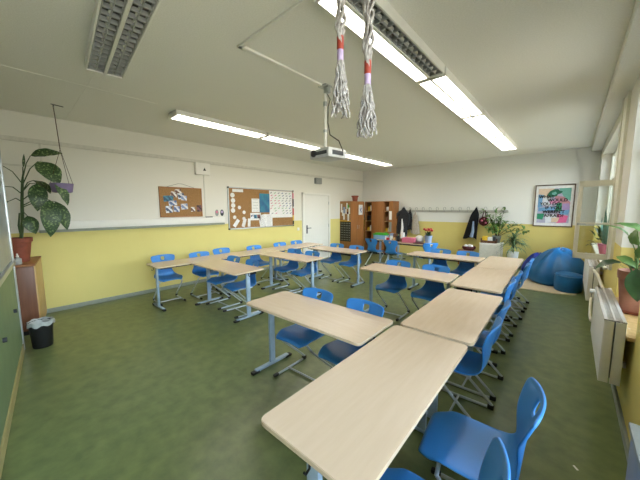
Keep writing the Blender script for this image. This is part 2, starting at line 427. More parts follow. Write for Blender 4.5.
# ------------------------------------------------------------------ ceiling lamps
LG = 'louvred fluorescent ceiling lamps'
def luminaire(loc, rz, L, lit, label, h=.08):
    """twin-channel louvred fluorescent lamp, long axis local y, hung against the ceiling; lit = (bool, bool)"""
    t = thing('ceiling_lamp', label, 'lamp', loc, rz, LG)
    w = .29
    b = MB(); b.span((-w/2, -L/2, -.02), (w/2, L/2, 0))
    for s in (-1, 1):
        b.span((s * w/2 - .006, -L/2, -h), (s * w/2 + .008, L/2, 0), .003)
    for s in (-1, 1): b.span((-w/2, s * L/2 - s * .022, -h - .008), (w/2, s * L/2, 0), .003)
    b.span((-.012, -L/2, -h - .008), (.012, L/2, -.01))
    b.build('housing', M['white'], t)
    for s, on in zip((-1, 1), lit):
        x = s * .073
        if on:
            MB().span((x - .052, -L/2 + .024, -h + .014), (x + .052, L/2 - .024, -.024), .008).build('light_tube', LAMP, t)
        else:
            MB().span((x - .062, -L/2 + .014, -.026), (x + .062, L/2 - .02, -.02)).build('reflector', M['refl'], t, smooth=False)
            MB().tube([(x, -L/2 + .03, -.05), (x, L/2 - .03, -.05)], .013).build('light_tube', M['white'], t)
            g = MB(); n = int(L / .085)
            for k in range(n):
                y = -L/2 + .03 + k * (L - .06) / (n - 1)
                g.span((x - .063, y - .006, -h + .004), (x + .063, y + .006, -.045))
            for q in (-1, 0, 1): g.span((x + q * .058 - .004, -L/2 + .014, -h + .004), (x + q * .058 + .004, L/2 - .02, -.05))
            g.build('louvre', M['fin'], t, smooth=False)
    return t
for i in range(4):
    luminaire((-4.52, 2.56 + i * 1.66, H), 0, 1.62, (True, True), ['lit strip lamp over the wall-side desks, first from the camera', 'lit strip lamp over the wall-side desks, second from the camera', 'lit strip lamp over the wall-side desks, third, behind the projector', 'lit strip lamp over the wall-side desks, last before the rear wall'][i], .068)
for i in range(4):
    luminaire((-1.22, 2.27 + i * 1.65, H), 0, 1.61, (True, i > 0), ['strip lamp beside the rope tassels, only one of its channels lit', 'fully lit strip lamp of window-side row, right after the half-lit one', 'fully lit strip lamp of window-side row, last but one', 'fully lit strip lamp of window-side row, nearest the rear wall'][i])
luminaire((-2.80, .70, H), PI / 2 - math.radians(5), 1.64, (False, False), 'unlit louvred strip lamp mounted crosswise near the hanging plant')

# ------------------------------------------------------------------ projector
t = thing('projector_mount', 'white ceiling pole with cable holding the projector', 'projector mount', (-2.28, 2.63, H))
MB().box((0, 0, -.008), (.12, .12, .016), .004).box((.03, 0, -.05), (.07, .05, .08), .006).build('ceiling_plate', M['alu'], t)
MB().tube([(0, 0, 0), (0, 0, -.72)], .019, 12).build('pole', M['white'], t)
MB().tube([(0, 0, -.18), (0, 0, -.23)], .025, 12).build('collar', M['alu'], t)
MB().tube([(0, 0, -.5), (0, 0, -.53)], .025, 12).build('collar', M['alu'], t)
MB().box((0, 0, -.722), (.16, .12, .012), .003).build('bracket', M['alu'], t)
MB().tube([(.03, .01, -.1), (.06, .02, -.16), (.028, .02, -.24), (.026, .02, -.42), (.05, .03, -.56), (.16, .06, -.64), (.22, .06, -.76), (.17, .05, -.83)], .006).build('cable', M['black'], t)
t = thing('projector', 'grey projector hanging from the ceiling pole', 'projector', (-2.24, 2.63, H - .85), math.radians(-6))
MB().box((0, 0, .055), (.34, .30, .115), .03).build('body', M['projector'], t)
MB().box((.03, -.151, .055), (.22, .006, .04), .002).box((.171, 0, .055), (.006, .18, .05), .002).build('vent_grille', M['dark'], t)
ln = MB().tube([(-.08, -.14, .06), (-.08, -.165, .06)], .042, 16).build('lens_barrel', M['dark'], t)
MB().tube([(-.08, -.163, .06), (-.08, -.168, .06)], .028, 16).build('lens_glass', M['black'], ln)
MB().box((-.165, -.06, .055), (.05, .12, .08), .015).build('end_cap', M['dark'], t)

# ------------------------------------------------------------------ rope tassels
def tassel(x, y, zb, zlo, label):
    t = thing('rope_tassel', label, 'rope', (x, y, 0), 0, 'white rope tassels hanging from the ceiling')
    for k in range(7):
        a = 2 * PI * k / 7; pts = []
        n = 40
        for i in range(n + 1):
            z = zb + (H - zb) * i / n
            e = min(1, i / 6)
            tw = a + .5 * math.sin(i * .9 + k * 1.3) + i * .12; rr = .007 + e * (.010 + .007 * math.sin(i * 1.1 + k * 2.1))
            pts.append((rr * math.cos(tw), rr * math.sin(tw), z))
        MB().tube(pts, .0066, 6).build('rope_strand', M['rope'], t)
    MB().lathe([(.014, zb - .005), (.0165, zb), (.0165, zb + .05), (.014, zb + .055)], n=14).build('red_band', M['redtape'], t)
    MB().lathe([(.013, zb - .055), (.0155, zb - .05), (.0155, zb - .006), (.0135, zb - .005)], n=14).build('lilac_band', M['lilac'], t)
    s = MB(); rnd = random.Random(int(zb * 1000))
    for k in range(44):
        a = rnd.uniform(0, 2 * PI); r1 = .042 * math.sqrt(rnd.random()) + .004; zl = zlo + rnd.uniform(0, .06); pts = []
        for i in range(13):
            u = i / 12
            rr = .008 + (r1 - .008) * (u ** .8) + .004 * math.sin(u * 22 + k)
            aa = a + .3 * math.sin(u * 12 + k)
            pts.append((rr * math.cos(aa), rr * math.sin(aa), zb - .045 + (zl - zb + .045) * u))
        s.tube(pts, .0036, 5)
    s.build('tassel_strands', M['rope'], t)
    MB().box((0, 0, H - .006), (.05, .05, .012), .003).build('ceiling_hook', M['alu'], t)
tassel(-.86, 1.10, 2.40, 2.09, 'white rope tassel with red and lilac bands hanging higher, nearer the projector')
tassel(-.76, 1.18, 2.29, 2.0, 'white rope tassel with red and lilac bands hanging lower, in front of lamp louvres')

# ------------------------------------------------------------------ board wing, cabinet, bin, plants at the left end
t = thing('board_stand', 'tall aluminium-framed board with green lower panel at the picture edge', 'board', (-4.72, .0, 0), math.radians(-4.3))
# the board runs along local +x towards the camera side
MB().span((.0, -.05, .02), (.05, 0, 2.6), .006).build('upright', M['alu'], t)
MB().span((.05, -.035, .12), (2.6, -.012, 1.05)).build('lower_panel', M['green'], t, smooth=False)
MB().span((.05, -.035, 1.1), (2.6, -.012, 2.55)).build('upper_panel', M['bluegrey'], t, smooth=False)
MB().span((.05, -.05, 1.05), (2.6, .012, 1.1), .004).build('frame_rail', M['alu'], t)
MB().span((.05, -.05, 2.55), (2.6, 0, 2.6), .004).build('frame_rail', M['alu'], t)
MB().span((.0, -.05, 0), (2.6, -.005, .1), .004).build('plinth', M['plinth'], t)
for x in (.5, 1.4): MB().tube([(x, -.012, .62), (x, .012, .62)], .02, 10).build('knob', M['dark'], t)

t = thing('cabinet', 'red-brown low cabinet in the corner under the large potted plant', 'cabinet', (-5.71, -.115, 0), math.radians(-7))
MB().span((-.43, -.34, .06), (.42, .33, .925)).build('body', M['redbrown'], t, smooth=False)
MB().span((-.43, -.35, .925), (.445, .352, .95), .004).build('top', M['brown'], t)
MB().span((-.42, -.32, 0), (.4, .31, .06)).build('plinth', M['black'], t, smooth=False)
MB().span((-.43, .33, .06), (.42, .345, .92), .003).build('side_panel', M['lightwood'], t)
for s in (-1, 1):
    d = MB().span((.42, min(0, s * .335) + .004, .08), (.438, max(0, s * .335) - .004, .915), .003).build('door', M['redbrown'], t)
    MB().tube([(.44, s * .04, .5), (.46, s * .04, .5), (.46, s * .04, .62), (.44, s * .04, .62)], .006).build('handle', M['alu'], d)
t = thing('hand_sanitizer', 'small clear bottle with white pump on the red-brown cabinet', 'bottle', (-5.36, .03, .95))
MB().lathe([(.035, 0), (.037, .01), (.037, .07), (.015, .09), (.014, .1)], n=16).build('bottle_body', M['bag'], t)
MB().tube([(0, 0, .1), (0, 0, .135), (.035, 0, .14)], .009).lathe([(.016, .1), (.016, .115)], n=12).build('pump', M['white'], t)
single('cup', MB().lathe([(.03, 0), (.034, .06), (.03, .06), (.027, .01)], n=16), M['white'], 'small white cup beside the pump bottle on the red-brown cabinet', 'cup', loc=(-5.40, -.10, .95))

t = thing('waste_bin', 'black waste bin with clear liner in front of the corner cabinet', 'bin', (-4.72, .15, 0))
MB().lathe([(.0, 0), (.088, 0), (.092, .01), (.112, .3), (.116, .31), (.109, .31), (.086, .02), (0, .02)], n=24).build('bucket', M['black'], t)
n = 40
def lin_f(u, v):
    a = 2 * PI * u; r = [.08, .108, .118, .124, .122][int(v * 4)] + .006 * math.sin(a * 9) * v; z = [.2, .305, .325, .305, .275][int(v * 4)] + .012 * math.sin(a * 7 + 1) * v
    return (r * math.cos(a), r * math.sin(a), z)
MB().grid(lin_f, n, 4, closed=True).build('bin_liner', M['bag'], t)

# dieffenbachia
t = thing('potted_dieffenbachia', 'large-leaved variegated plant in a terracotta pot on the corner cabinet', 'plant', (-5.62, .06, .95))
MB().lathe([(0, 0), (.085, 0), (.09, .02), (.125, .27), (.14, .275), (.142, .33), (.13, .33), (.118, .27), (0, .26)], n=28).build('pot', M['terra'], t)
MB().lathe([(0, .255), (.117, .27), (0, .285)], n=20).build('soil', M['soil'], t)
def dp(y, z, dx=0): return (dx, y - .06, z - .95)
st = MB(); st.tube([dp(.08, 1.2), dp(.12, 1.5, .01), dp(.14, 1.79), dp(.165, 2.05, .01), dp(.18, 2.15)], [.02, .019, .017, .014, .008], 8)
st.tube([dp(.10, 1.2, .04), dp(.08, 1.45, .06), dp(.10, 1.62, .07)], [.014, .012, .008], 8)
st.build('stem', M['stem'], t)
DL = [  # attach (y,z), leaf base (y,z,dx), leaf tip, width, up vector
    ((.17, 2.08), (.27, 2.40, .03), (.60, 2.47, .05), .15, (.9, 0, .7)),
    ((.17, 2.02), (.33, 2.32, .12), (.51, 2.0, .24), .27, (1, .35, .3)),
    ((.16, 1.92), (.30, 2.02, .10), (.27, 1.64, .16), .20, (1, .1, .1)),
    ((.15, 1.8), (.47, 2.03, .28), (.57, 1.72, .33), .13, (1, .5, .3)),
    ((.14, 1.72), (.40, 1.80, .16), (.37, 1.28, .20), .22, (1, .1, .15)),
    ((.14, 1.7), (.47, 1.78, .05), (.56, 1.36, .10), .17, (1, .3, .2)),
    ((.10, 1.6), (.17, 1.58, .10), (.23, 1.33, .13), .16, (1, -.1, .1)),
    ((.17, 2.0), (.0, 2.24, .0), (-.24, 2.12, .05), .15, (.6, -.3, 1)),
    ((.16, 1.86), (-.02, 1.97, .05), (-.2, 1.75, .08), .17, (.8, -.4, .6)),
    ((.15, 1.76), (.02, 1.78, -.12), (-.15, 1.55, -.2), .16, (.4, -.4, .7)),
    ((.18, 2.15), (.19, 2.24, 0), (.21, 2.42, .0), .03, (1, 0, 0)),
    ((.15, 1.9), (.28, 2.08, -.12), (.45, 1.9, -.25), .17, (-.3, .4, 1)),
]
for (ay, az), b, tp, w, up in DL:
    B = dp(*b[:2], b[2]); Tp = dp(*tp[:2], tp[2]); A = dp(ay, az)
    mid = tuple((p + q) / 2 + d for p, q, d in zip(A, B, (0, 0, .05)))
    lf = MB().leaf(B, Tp, w, up, .1, .2, 10).build('leaf', M['leafv'], t)
    MB().tube([A, mid, B], [.007, .006, .004], 6).build('petiole', M['stem'], lf)

# hanging pot
t = thing('hanging_planter', 'violet hanging planter on cords under the ceiling by the corner plant', 'planter', (-5.4, .54, 0))
MB().lathe([(0, 1.90), (.09, 1.90), (.11, 1.91), (.13, 2.03), (.12, 2.03), (.1, 1.93), (0, 1.93)], n=28, sx=.75).build('pot', M['violet'], t)
MB().lathe([(0, 1.95), (.1, 2.0), (0, 2.01)], n=16, sx=.75).build('soil', M['soil'], t)
MB().tube([(0, -.005, H), (0, .02, 2.5)], .005, 6).tube([(0, .02, 2.5), (0, -.115, 2.03)], .003, 5).tube([(0, .02, 2.5), (.06, .07, 2.03)], .003, 5).tube([(0, .02, 2.5), (-.04, .125, 2.03)], .003, 5).build('cord', M['stemb'], t)
MB().tube([(0, -.03, H - .004), (0, .1, H - .012)], .006, 6).tube([(0, 0, H), (0, -.005, H - .04)], .006, 6).build('ceiling_hook', M['dark'], t)

# ------------------------------------------------------------------ left wall: pinboards and their papers
def on_left(name, y0, y1, z0, z1, m, label, cat, group=None, off=.012, th=.002, rot=0):
    o = MB().box((0, 0, 0), (th, y1 - y0, z1 - z0)).build(name, m, smooth=False)
    o.location = (XL + off, (y0 + y1) / 2, (z0 + z1) / 2); o.rotation_euler = (math.radians(rot), 0, 0)
    return tag(o, label, cat, group)
def disc_left(name, y, z, r, m, label, cat, group, off=.032):
    o = MB().tube([(-.001, 0, 0), (.001, 0, 0)], r, 20).build(name, m); o.location = (XL + off, y, z)
    return tag(o, label, cat, group)
def child_box(parent, name, c, size, m, bev=0, rot=None):
    return MB().box(c, size, bev, rot).build(name, m, parent, smooth=bool(bev))

t = thing('pinboard', 'small wood-framed cork board hung by a cord above the trunking', 'board', (XL, 2.485, 1.81))
MB().box((.010, 0, 0), (.016, .84, .58)).build('cork_panel', M['cork'], t, smooth=False)
fr = MB()
for s in (-1, 1): fr.box((.012, s * .425, 0), (.024, .02, .62), .003).box((.012, 0, s * .3), (.024, .86, .02), .003)
fr.build('frame', M['brown'], t)
MB().tube([(.012, -.28, .31), (.012, -.05, .385), (.012, .02, .385), (.012, .28, .31)], .003, 5).build('hanging_cord', M['dark'], t)
photo_mats = [mat('photo print %d' % k, a, .4, b, 14, 3, lo=.45, hi=.55) for k, (a, b) in enumerate([('dfe3ea', '44506a'), ('d8d8dc', '7a8fb5'), ('e5e2dd', '6a4a42'), ('3b7f99', '1f4f6c'), ('d5dae4', '556a9a'), ('3a2626', '7a4848')])]
PH = [(2.42, 2.03, .13, .1, 2, 8, 'topmost photo on the small cork board'), (2.33, 1.97, .12, .11, 2, -6, 'photo just under the topmost one, small cork board'), (2.47, 1.94, .13, .12, 0, 10, 'photo beside the teal card cluster, right of it, small cork board'), (2.53, 1.90, .12, .1, 1, -5, 'photo overlapping lower edge of photo cluster, small cork board'), (2.18, 1.88, .11, .12, 3, 5, 'teal card at outer edge of small cork board'), (2.27, 1.88, .09, .12, 3, -4, 'second teal card, inward of first, small cork board'), (2.30, 1.79, .16, .1, 4, 6, 'pale photo below the teal cards, small cork board'), (2.22, 1.66, .13, .14, 0, 3, 'striped photo in lower corner of small cork board'), (2.37, 1.67, .12, .12, 4, -7, 'square photo second along the lower edge, small cork board'), (2.53, 1.72, .14, .12, 1, 5, 'square photo third along the lower edge, small cork board'), (2.71, 1.66, .09, .1, 2, 0, 'little reddish photo alone low on small cork board'), (2.85, 1.68, .11, .14, 5, 3, 'dark red photo in the far lower corner of small cork board')]
for i, (y, z, w, h, k, r, l) in enumerate(PH):
    on_left('pinned_photo', y - w/2, y + w/2, z - h/2, z + h/2, photo_mats[k], l, 'photo', 'photos pinned on the small cork board', .0187 + .0005 * i, .0005, r)

t = thing('pinboard', 'large aluminium-framed cork board beside the door', 'board', (XL, 4.62, 1.68))
MB().box((.012, 0, 0), (.02, 2.08, .98)).build('cork_panel', M['cork'], t, smooth=False)
fr = MB()
for s in (-1, 1): fr.box((.015, s * 1.05, 0), (.03, .025, 1.03), .004).box((.015, 0, s * .503), (.03, 2.1, .025), .004)
fr.build('frame', M['alu'], t)
for s in (-1, 1):
    for q in (-1, 1): MB().box((.016, s * 1.05, q * .503), (.034, .04, .04), .008).build('corner_cap', M['black'], t)
ZB = 1.68
def cal(y, z): return (4.62 + y, ZB + z)
G2 = 'papers pinned on the large cork board'
on_left('header_strip', 3.68, 3.98, 2.08, 2.15, M['paper'], 'white title strip in the top corner of large cork board', 'paper', G2, .025)
for i, (y, z) in enumerate([(3.68, 2.0), (3.69, 1.87), (3.69, 1.75), (3.68, 1.63), (3.86, 1.70), (3.99, 1.58), (3.72, 1.46), (3.98, 1.42)]):
    disc_left('round_tag', y, z, .058 if i < 4 else .045, M['paper'], ['topmost round white tag', 'second round white tag from the top', 'third round white tag from the top', 'fourth round white tag from the top', 'round white tag inward of the edge column, upper', 'round white tag farthest inward, mid height', 'round white tag low in the edge column', 'round white tag farthest inward, lowest'][i] + ' on large cork board', 'paper tag', 'round tags on the large cork board', .0245)
for i, (y, w, r) in enumerate([(3.76, .09, 38), (3.98, .09, 18), (4.13, .08, 4)]):
    on_left('paper_strip', y - w/2, y + w/2, 1.21, 1.42, M['paper'], ['most slanted white strip', 'middle white strip, slightly slanted,', 'upright white strip'][i] + ' low on large cork board', 'paper', G2, .0245, .002, -r)
def sheet(name, y0, y1, z0, z1, label, lines=0, m=None, off=.026, rot=0, colour='ink'):
    t = thing(name, label, 'paper', (XL + off, (y0 + y1) / 2, (z0 + z1) / 2), 0, G2); t.rotation_euler = (math.radians(rot), 0, 0)
    w, h = y1 - y0, z1 - z0
    MB().box((0, 0, 0), (.002, w, h)).build('paper_sheet', m or M['paper'], t, smooth=False)
    if lines:
        g = MB()
        for k in range(lines): g.box((.0014, random.uniform(-.04, .02) * w, h * (.42 - .84 * k / (lines - 1))), (.0006, w * random.uniform(.5, .75), h * .012))
        g.build('print_lines', M[colour], t, smooth=False)
    return t
sheet('notice_sheet', 4.22, 4.46, 1.58, 1.93, 'white sheet beside the teal poster on large cork board', 5)
o = MB().box((0, 0, 0), (.002, .33, .50)).build('picture_poster', M['sky'], smooth=False); o.location = (XL + .0275, 4.63, 1.82); tag(o, 'teal sea picture poster on large cork board', 'poster')
t = thing('class_calendar', 'large white sheet with coloured rows of marks on large cork board', 'paper', (XL + .026, 5.21, 1.79))
MB().box((0, 0, 0), (.002, .84, .74)).build('paper_sheet', M['paper'], t, smooth=False)
rr = random.Random(4)
for nm, m in (('red_marks', M['pink']), ('blue_marks', mat('blue ink', '44608f', .7)), ('grey_marks', mat('grey ink', '7a8088', .7)), ('green_marks', mat('green ink', '7fae7c', .7))):
    g = MB()
    for k in range(26):
        c, r_ = rr.randrange(6), rr.randrange(9)
        if nm == 'red_marks': c = c % 3
        if nm == 'blue_marks': c = 3 + c % 3
        g.box((.0014, -.36 + c * .135 + (r_ % 3) * .02, .31 - r_ * .07), (.0006, .07, .018), 0, (math.radians(25), 0, 0))
    g.build(nm, m, t, smooth=False)
t = sheet('photo_sheet', 4.17, 4.50, 1.37, 1.56, 'white sheet with strip of three photos on large cork board')
for k in range(3): MB().box((.0014, -.11 + k * .1, .0), (.0008, .09, .1)).build('photo', photo_mats[(0, 3, 5)[k]], t, smooth=False)
sheet('letter_sheet', 4.44, 4.68, 1.19, 1.51, 'white letter, slightly tilted, under the photo strip', 9, rot=10, colour='dark')
sheet('letter_sheet', 4.65, 4.88, 1.19, 1.52, 'white letter hanging straight under the large calendar sheet', 9, rot=0, colour='dark', off=.029)
on_left('sticky_note', 4.93, 5.04, 1.42, 1.54, M['pink'], 'pink note under the large calendar sheet', 'paper', G2, .025)
for i, (z, h, m) in enumerate([(2.04, .16, M['pink']), (1.84, .22, M['ink']), (1.58, .2, M['red']), (1.4, .15, M['yellow']), (1.26, .1, M['ink'])]):
    on_left('edge_card', 5.635, 5.685, z - h/2, z + h/2, m, ['narrow pink card at top', 'narrow black card, upper,', 'narrow red card', 'narrow yellow card', 'narrow black card, lowest,'][i] + ' on door-side edge of large cork board', 'card', 'narrow cards down the edge of the large cork board', .0315)
# warning box, speaker, switch, stickers
t = thing('distribution_box', 'white wall box with small black warning triangle above the trunking', 'box', (XL, 2.95, 2.545))
MB().box((.045, 0, 0), (.09, .32, .25), .008).build('casing', M['white'], t)
MB().prism([(-.035, -.03), (.035, -.03), (0, .035)], 0, .002).build('warning_triangle', M['ink'], t).matrix_local = Matrix(((0, 0, 1, .0905), (1, 0, 0, .03), (0, 1, 0, -.01), (0, 0, 0, 1)))
t = thing('wall_speaker', 'grey wall speaker above the door', 'speaker', (XL, 6.75, 2.55))
MB().box((.045, 0, 0), (.09, .28, .19), .012).build('casing', M['greyplastic'], t)
g = MB()
for k in range(7): g.box((.092, 0, -.07 + k * .023), (.004, .23, .008))
g.build('grille', M['fin'], t, smooth=False)
t = thing('light_switch', 'white light switch beside the door on yellow paint', 'switch', (XL, 5.88, 1.05))
MB().box((.008, 0, 0), (.016, .085, .085), .005).build('plate', M['white'], t)
MB().box((.019, 0, 0), (.008, .05, .05), .003).build('rocker', M['white'], t)
def sticker(y, a, b, label):
    t = thing('wall_sticker', label, 'sticker', (XL, y, 1.575), 0, 'oval flower stickers above the trunking')
    MB().lathe([(0, 0), (.045, 0), (.045, .004), (0, .004)], n=20, sy=1.7).build('oval_card', M[a], t).matrix_local = Matrix(((0, 0, 1, 0), (1, 0, 0, 0), (0, 1, 0, 0), (0, 0, 0, 1)))
    MB().lathe([(0, .004), (.026, .004), (.026, .006), (0, .006)], n=16, sy=1.2).build('motif', M[b], t).matrix_local = Matrix(((0, 0, 1, 0), (1, 0, 0, 0), (0, 1, 0, .02), (0, 0, 0, 1)))
sticker(3.27, 'greyplastic', 'pink', 'grey oval sticker with pink motif next to large cork board')
sticker(3.40, 'dark', 'lilac', 'dark oval sticker with lilac motif touching edge of large cork board')
single('chalk_piece', MB().tube([(0, -.08, .01), (0, .08, .01)], .01), M['dark'], 'dark pen lying on white trunking below small cork board', 'pen', loc=(XL + .04, 3.06, 1.475))

# ------------------------------------------------------------------ rear left: cupboards
t = thing('cupboard', 'brown cupboard by the door with cork and black charts on its side', 'cupboard', (-5.95, 8.35, 0))
MB().span((-.25, -.40, .06), (.235, .40, 1.92), .003).build('carcass', M['brown'], t)
MB().span((-.24, -.38, 0), (.22, .38, .06)).build('plinth', M['black'], t, smooth=False)
for s in (-1, 1):
    d = MB().span((.235, min(0, s * .398) + .003, .08), (.253, max(0, s * .398) - .003, 1.91), .003).build('door', M['brown'], t)
    MB().tube([(.254, s * .05, .95), (.272, s * .05, .95), (.272, s * .05, 1.07), (.254, s * .05, 1.07)], .006).build('handle', M['alu'], d)
t = thing('cork_sheet', 'cork sheet covered with papers on the cupboard side', 'board', (-5.95, 7.949, 1.56))
MB().box((.0, -.005, 0), (.45, .01, .64)).build('cork_panel', M['cork'], t, smooth=False)
MB().box((0, -.008, -.33), (.46, .012, .025)).build('edge_strip', M['yellow'], t, smooth=False)
G3 = 'papers pinned on the cupboard side'
for i, (x, z, w, h, m) in enumerate([(-.17, .12, .06, .3, 'paper'), (-.12, -.05, .05, .2, 'paper'), (-.05, .05, .08, .22, 'cloth_blue'), (-.06, -.17, .06, .22, 'paper'), (.03, .0, .05, .18, 'paper'), (.07, .2, .05, .2, 'paper'), (.12, .17, .06, .14, 'greenp'), (.17, .03, .06, .22, 'paper'), (.1, -.05, .08, .08, 'maroon'), (.13, -.2, .07, .24, 'paper')]):
    o = MB().box((0, 0, 0), (w, .002, h)).build('pinned_paper', M[m], smooth=False); o.location = (-5.95 + x, 7.9385 - i * .0003, 1.56 + z)
    tag(o, ['long white slip at outer top', 'short white slip under the outer long one', 'blue-grey paper upper middle', 'white slip low in the middle', 'white slip right of blue-grey paper', 'white slip top centre-right', 'green picture card near the top', 'white slip at inner edge', 'maroon square card at middle height', 'long white slip low at inner edge'][i] + ' on the cupboard cork sheet', 'paper', G3)
t = thing('number_chart', 'black chart with rows of pale marks on the cupboard side', 'chart', (-5.95, 7.9465, .86))
MB().box((0, 0, 0), (.46, .01, .70)).build('chart_sheet', M['black'], t, smooth=False)
g = MB()
for a in range(6):
    for b in range(8): g.box((-.185 + a * .074, -.0055, .29 - b * .083), (.035, .002, .028))
g.build('pale_marks', M['greyplastic'], t, smooth=False)
t = thing('picture', 'white framed small picture on the cupboard front', 'picture', (-5.692, 8.5, 1.62))
MB().box((.004, 0, 0), (.008, .24, .36), .002).build('mount', M['paper'], t)
MB().box((.009, 0, .02), (.003, .1, .24)).build('print', photo_mats[4], t, smooth=False)
t = thing('flower_pot', 'red-brown pot standing on the cupboard by the door', 'pot', (-5.8, 8.3, 1.92))
MB().lathe([(0, 0), (.085, 0), (.105, .15), (.125, .155), (.125, .2), (.11, .2), (.1, .16), (0, .15)], n=24).build('pot_body', M['terra'], t)
MB().lathe([(0, .14), (.1, .155), (0, .17)], n=16).build('soil', M['soil'], t)

def open_cupboard(x0, x1, bay, label, door_label):
    t = thing('cupboard', label, 'cupboard', ((x0 + x1) / 2, 9.17, 0)); w = x1 - x0
    b = MB()
    b.span((-w/2, -.22, .06), (-w/2 + .018, .22, 1.92)).span((w/2 - .018, -.22, .06), (w/2, .22, 1.92)).span((-w/2, .205, .06), (w/2, .22, 1.92))
    b.span((-w/2, -.22, 1.90), (w/2, .22, 1.92)).span((-w/2, -.22, .06), (w/2, .22, .08)).build('carcass', M['brown'], t, smooth=False)
    MB().span((-w/2 + .01, -.2, 0), (w/2 - .01, .2, .06)).build('plinth', M['black'], t, smooth=False)
    for z in (.45, .82, 1.19, 1.56): MB().span((-w/2 + .018, -.2, z), (w/2 - .018, .205, z + .02)).build('shelf', M['lightwood'], t, smooth=False)
    d = MB().span((-w/2 + bay, -.24, .08), (w/2, -.222, 1.915), .003).build('door', M['brown'], t)
    MB().tube([(-w/2 + bay + .04, -.24, .95), (-w/2 + bay + .04, -.262, .95), (-w/2 + bay + .04, -.262, 1.07), (-w/2 + bay + .04, -.24, 1.07)], .006).build('handle', M['dark'], d)
    return t
open_cupboard(-5.80, -5.01, .30, 'tall brown cupboard at rear wall with one open shelf bay and wide door', '')
open_cupboard(-5.0, -4.65, .20, 'narrow brown cupboard at rear wall next to the hanging jackets', '')
o = MB().box((0, 0, 0), (.1, .003, .3)).build('wall_calendar', M['paper'], smooth=False); o.location = (-4.73, 8.926, 1.42); tag(o, 'white paper hung high on the narrow cupboard door', 'paper', 'papers on the narrow cupboard')
o = MB().box((0, 0, 0), (.1, .003, .34)).build('wall_calendar', M['greyplastic'], smooth=False); o.location = (-4.73, 8.926, 1.02); tag(o, 'grey paper hung low on the narrow cupboard door', 'paper', 'papers on the narrow cupboard')
SI = [(-5.66, 1.58, .1, .16, 'yellow', 'yellow box file on top open shelf, wide cupboard'), (-5.59, 1.58, .06, .2, 'paper', 'white binder on top open shelf, wide cupboard'), (-5.67, 1.21, .14, .2, 'black', 'black box on second open shelf, wide cupboard'), (-5.67, .84, .12, .12, 'yellow', 'yellow box on third open shelf, wide cupboard'), (-5.59, .84, .06, .2, 'paper', 'white binder on third open shelf, wide cupboard'), (-4.90, 1.58, .1, .14, 'paper', 'white box on top shelf, narrow cupboard'), (-4.90, 1.21, .12, .16, 'brownbox', 'brown box on second shelf, narrow cupboard'), (-4.92, .84, .08, .12, 'yellow', 'yellow box on third shelf, narrow cupboard'), (-4.84, .84, .07, .14, 'paper', 'white box on third shelf, narrow cupboard')]
for x, z, w, h, m, l in SI:
    single('storage_box', MB().box((0, 0, h/2), (w, .2, h), .006), M[m], l, 'box', 'boxes on the cupboard shelves', (x, 9.13, z))

# ------------------------------------------------------------------ coat rail and garments
t = thing('coat_rail', 'long pale coat rail with hooks on the rear wall', 'coat rail', (-2.95, YB, 1.57))
MB().box((0, -.014, 0), (3.2, .028, .075), .004).build('board', M['rail'], t)
for k in range(14):
    x = -1.5 + k * .231
    h = MB().tube([(x, -.024, -.01), (x, -.06, -.015), (x, -.085, .02), (x, -.08, .05)], .007, 6)
    h.tube([(x - .035, -.03, .05), (x - .035, -.035, .09), (x - .02, -.036, .125), (x + .02, -.036, .125), (x + .035, -.035, .09), (x + .035, -.03, .05)], .006, 6)
    h.build('hook', M['greyplastic'], t)
def garment(name, x, ztop, zbot, wt, wb, dx, m, label, cat, depth=.11, seed=1, yoff=.0, sleeves=True, lining=None):
    t = thing(name, label, cat, (x, YB - .11 - yoff, 0)); r = random.Random(seed); ph = [r.uniform(0, 6) for _ in range(4)]
    def f(u, v):
        a = 2 * PI * u; w = wt + (wb - wt) * (v ** .75); k = 1 + .13 * math.sin(3 * a + ph[0] + v * 2) + .08 * math.sin(7 * a + ph[1] + v * 3)
        k *= (.25 + .75 * min(1, v * 5))
        return (dx * v + w / 2 * k * math.cos(a), depth * .5 * k * math.sin(a) * (.6 + .4 * v), ztop + (zbot - ztop) * v + .03 * math.sin(2 * a + ph[2]) * v)
    MB().grid(f, 28, 16, closed=True).build('body', m, t)
    if sleeves:
        for s in (-1, 1):
            MB().tube([(s * wt * .35, -.02, ztop - .12), (dx * .3 + s * wb * .5, -.03, ztop - .28), (dx * .6 + s * wb * .55, -.05, ztop - .45), (dx * .8 + s * wb * .5, -.05, ztop - .62)], [.03, .055, .05, .04], 10).build('sleeve', m, t)
    MB().tube([(0, .0, ztop - .02), (0, .02, ztop + .03), (.0, .05, ztop + .02)], .006, 6).build('hanger_loop', m, t)
    if lining: MB().tube([(dx * .5 + .02, -.08, ztop - .4), (dx * .8 + .06, -.085, ztop - .7), (dx + .05, -.08, zbot + .05)], [.02, .04, .05], 8).build('lining', lining, t)
garment('jacket', -4.42, 1.70, .70, .26, .46, -.06, M['cloth_dark'], 'charcoal jacket hanging next to the narrow cupboard', 'jacket', .16, 3, lining=M['paper'])
garment('scarf', -4.18, 1.62, .92, .1, .2, .02, M['cloth_black'], 'black garment hanging between charcoal jacket and beige bag', 'clothing', .1, 5, sleeves=False)
garment('tote_bag', -4.0, 1.56, .8, .06, .3, .03, M['cloth_beige'], 'beige cloth bag hanging on the coat rail', 'bag', .09, 8, sleeves=False)
garment('jacket', -2.13, 1.68, .76, .13, .36, -.13, M['cloth_black'], 'black jacket with pale blue lining hanging alone on coat rail', 'jacket', .15, 12, sleeves=False, lining=M['cloth_blue'])
t = thing('string_bag', 'dark red bag hanging on coat rail beside lone black jacket', 'bag', (-1.92, YB - .1, 0))
MB().blob((0, 0, 1.28), .13, 3, .03, (1, .5, 1.05)).build('bag_body', M['maroon'], t)
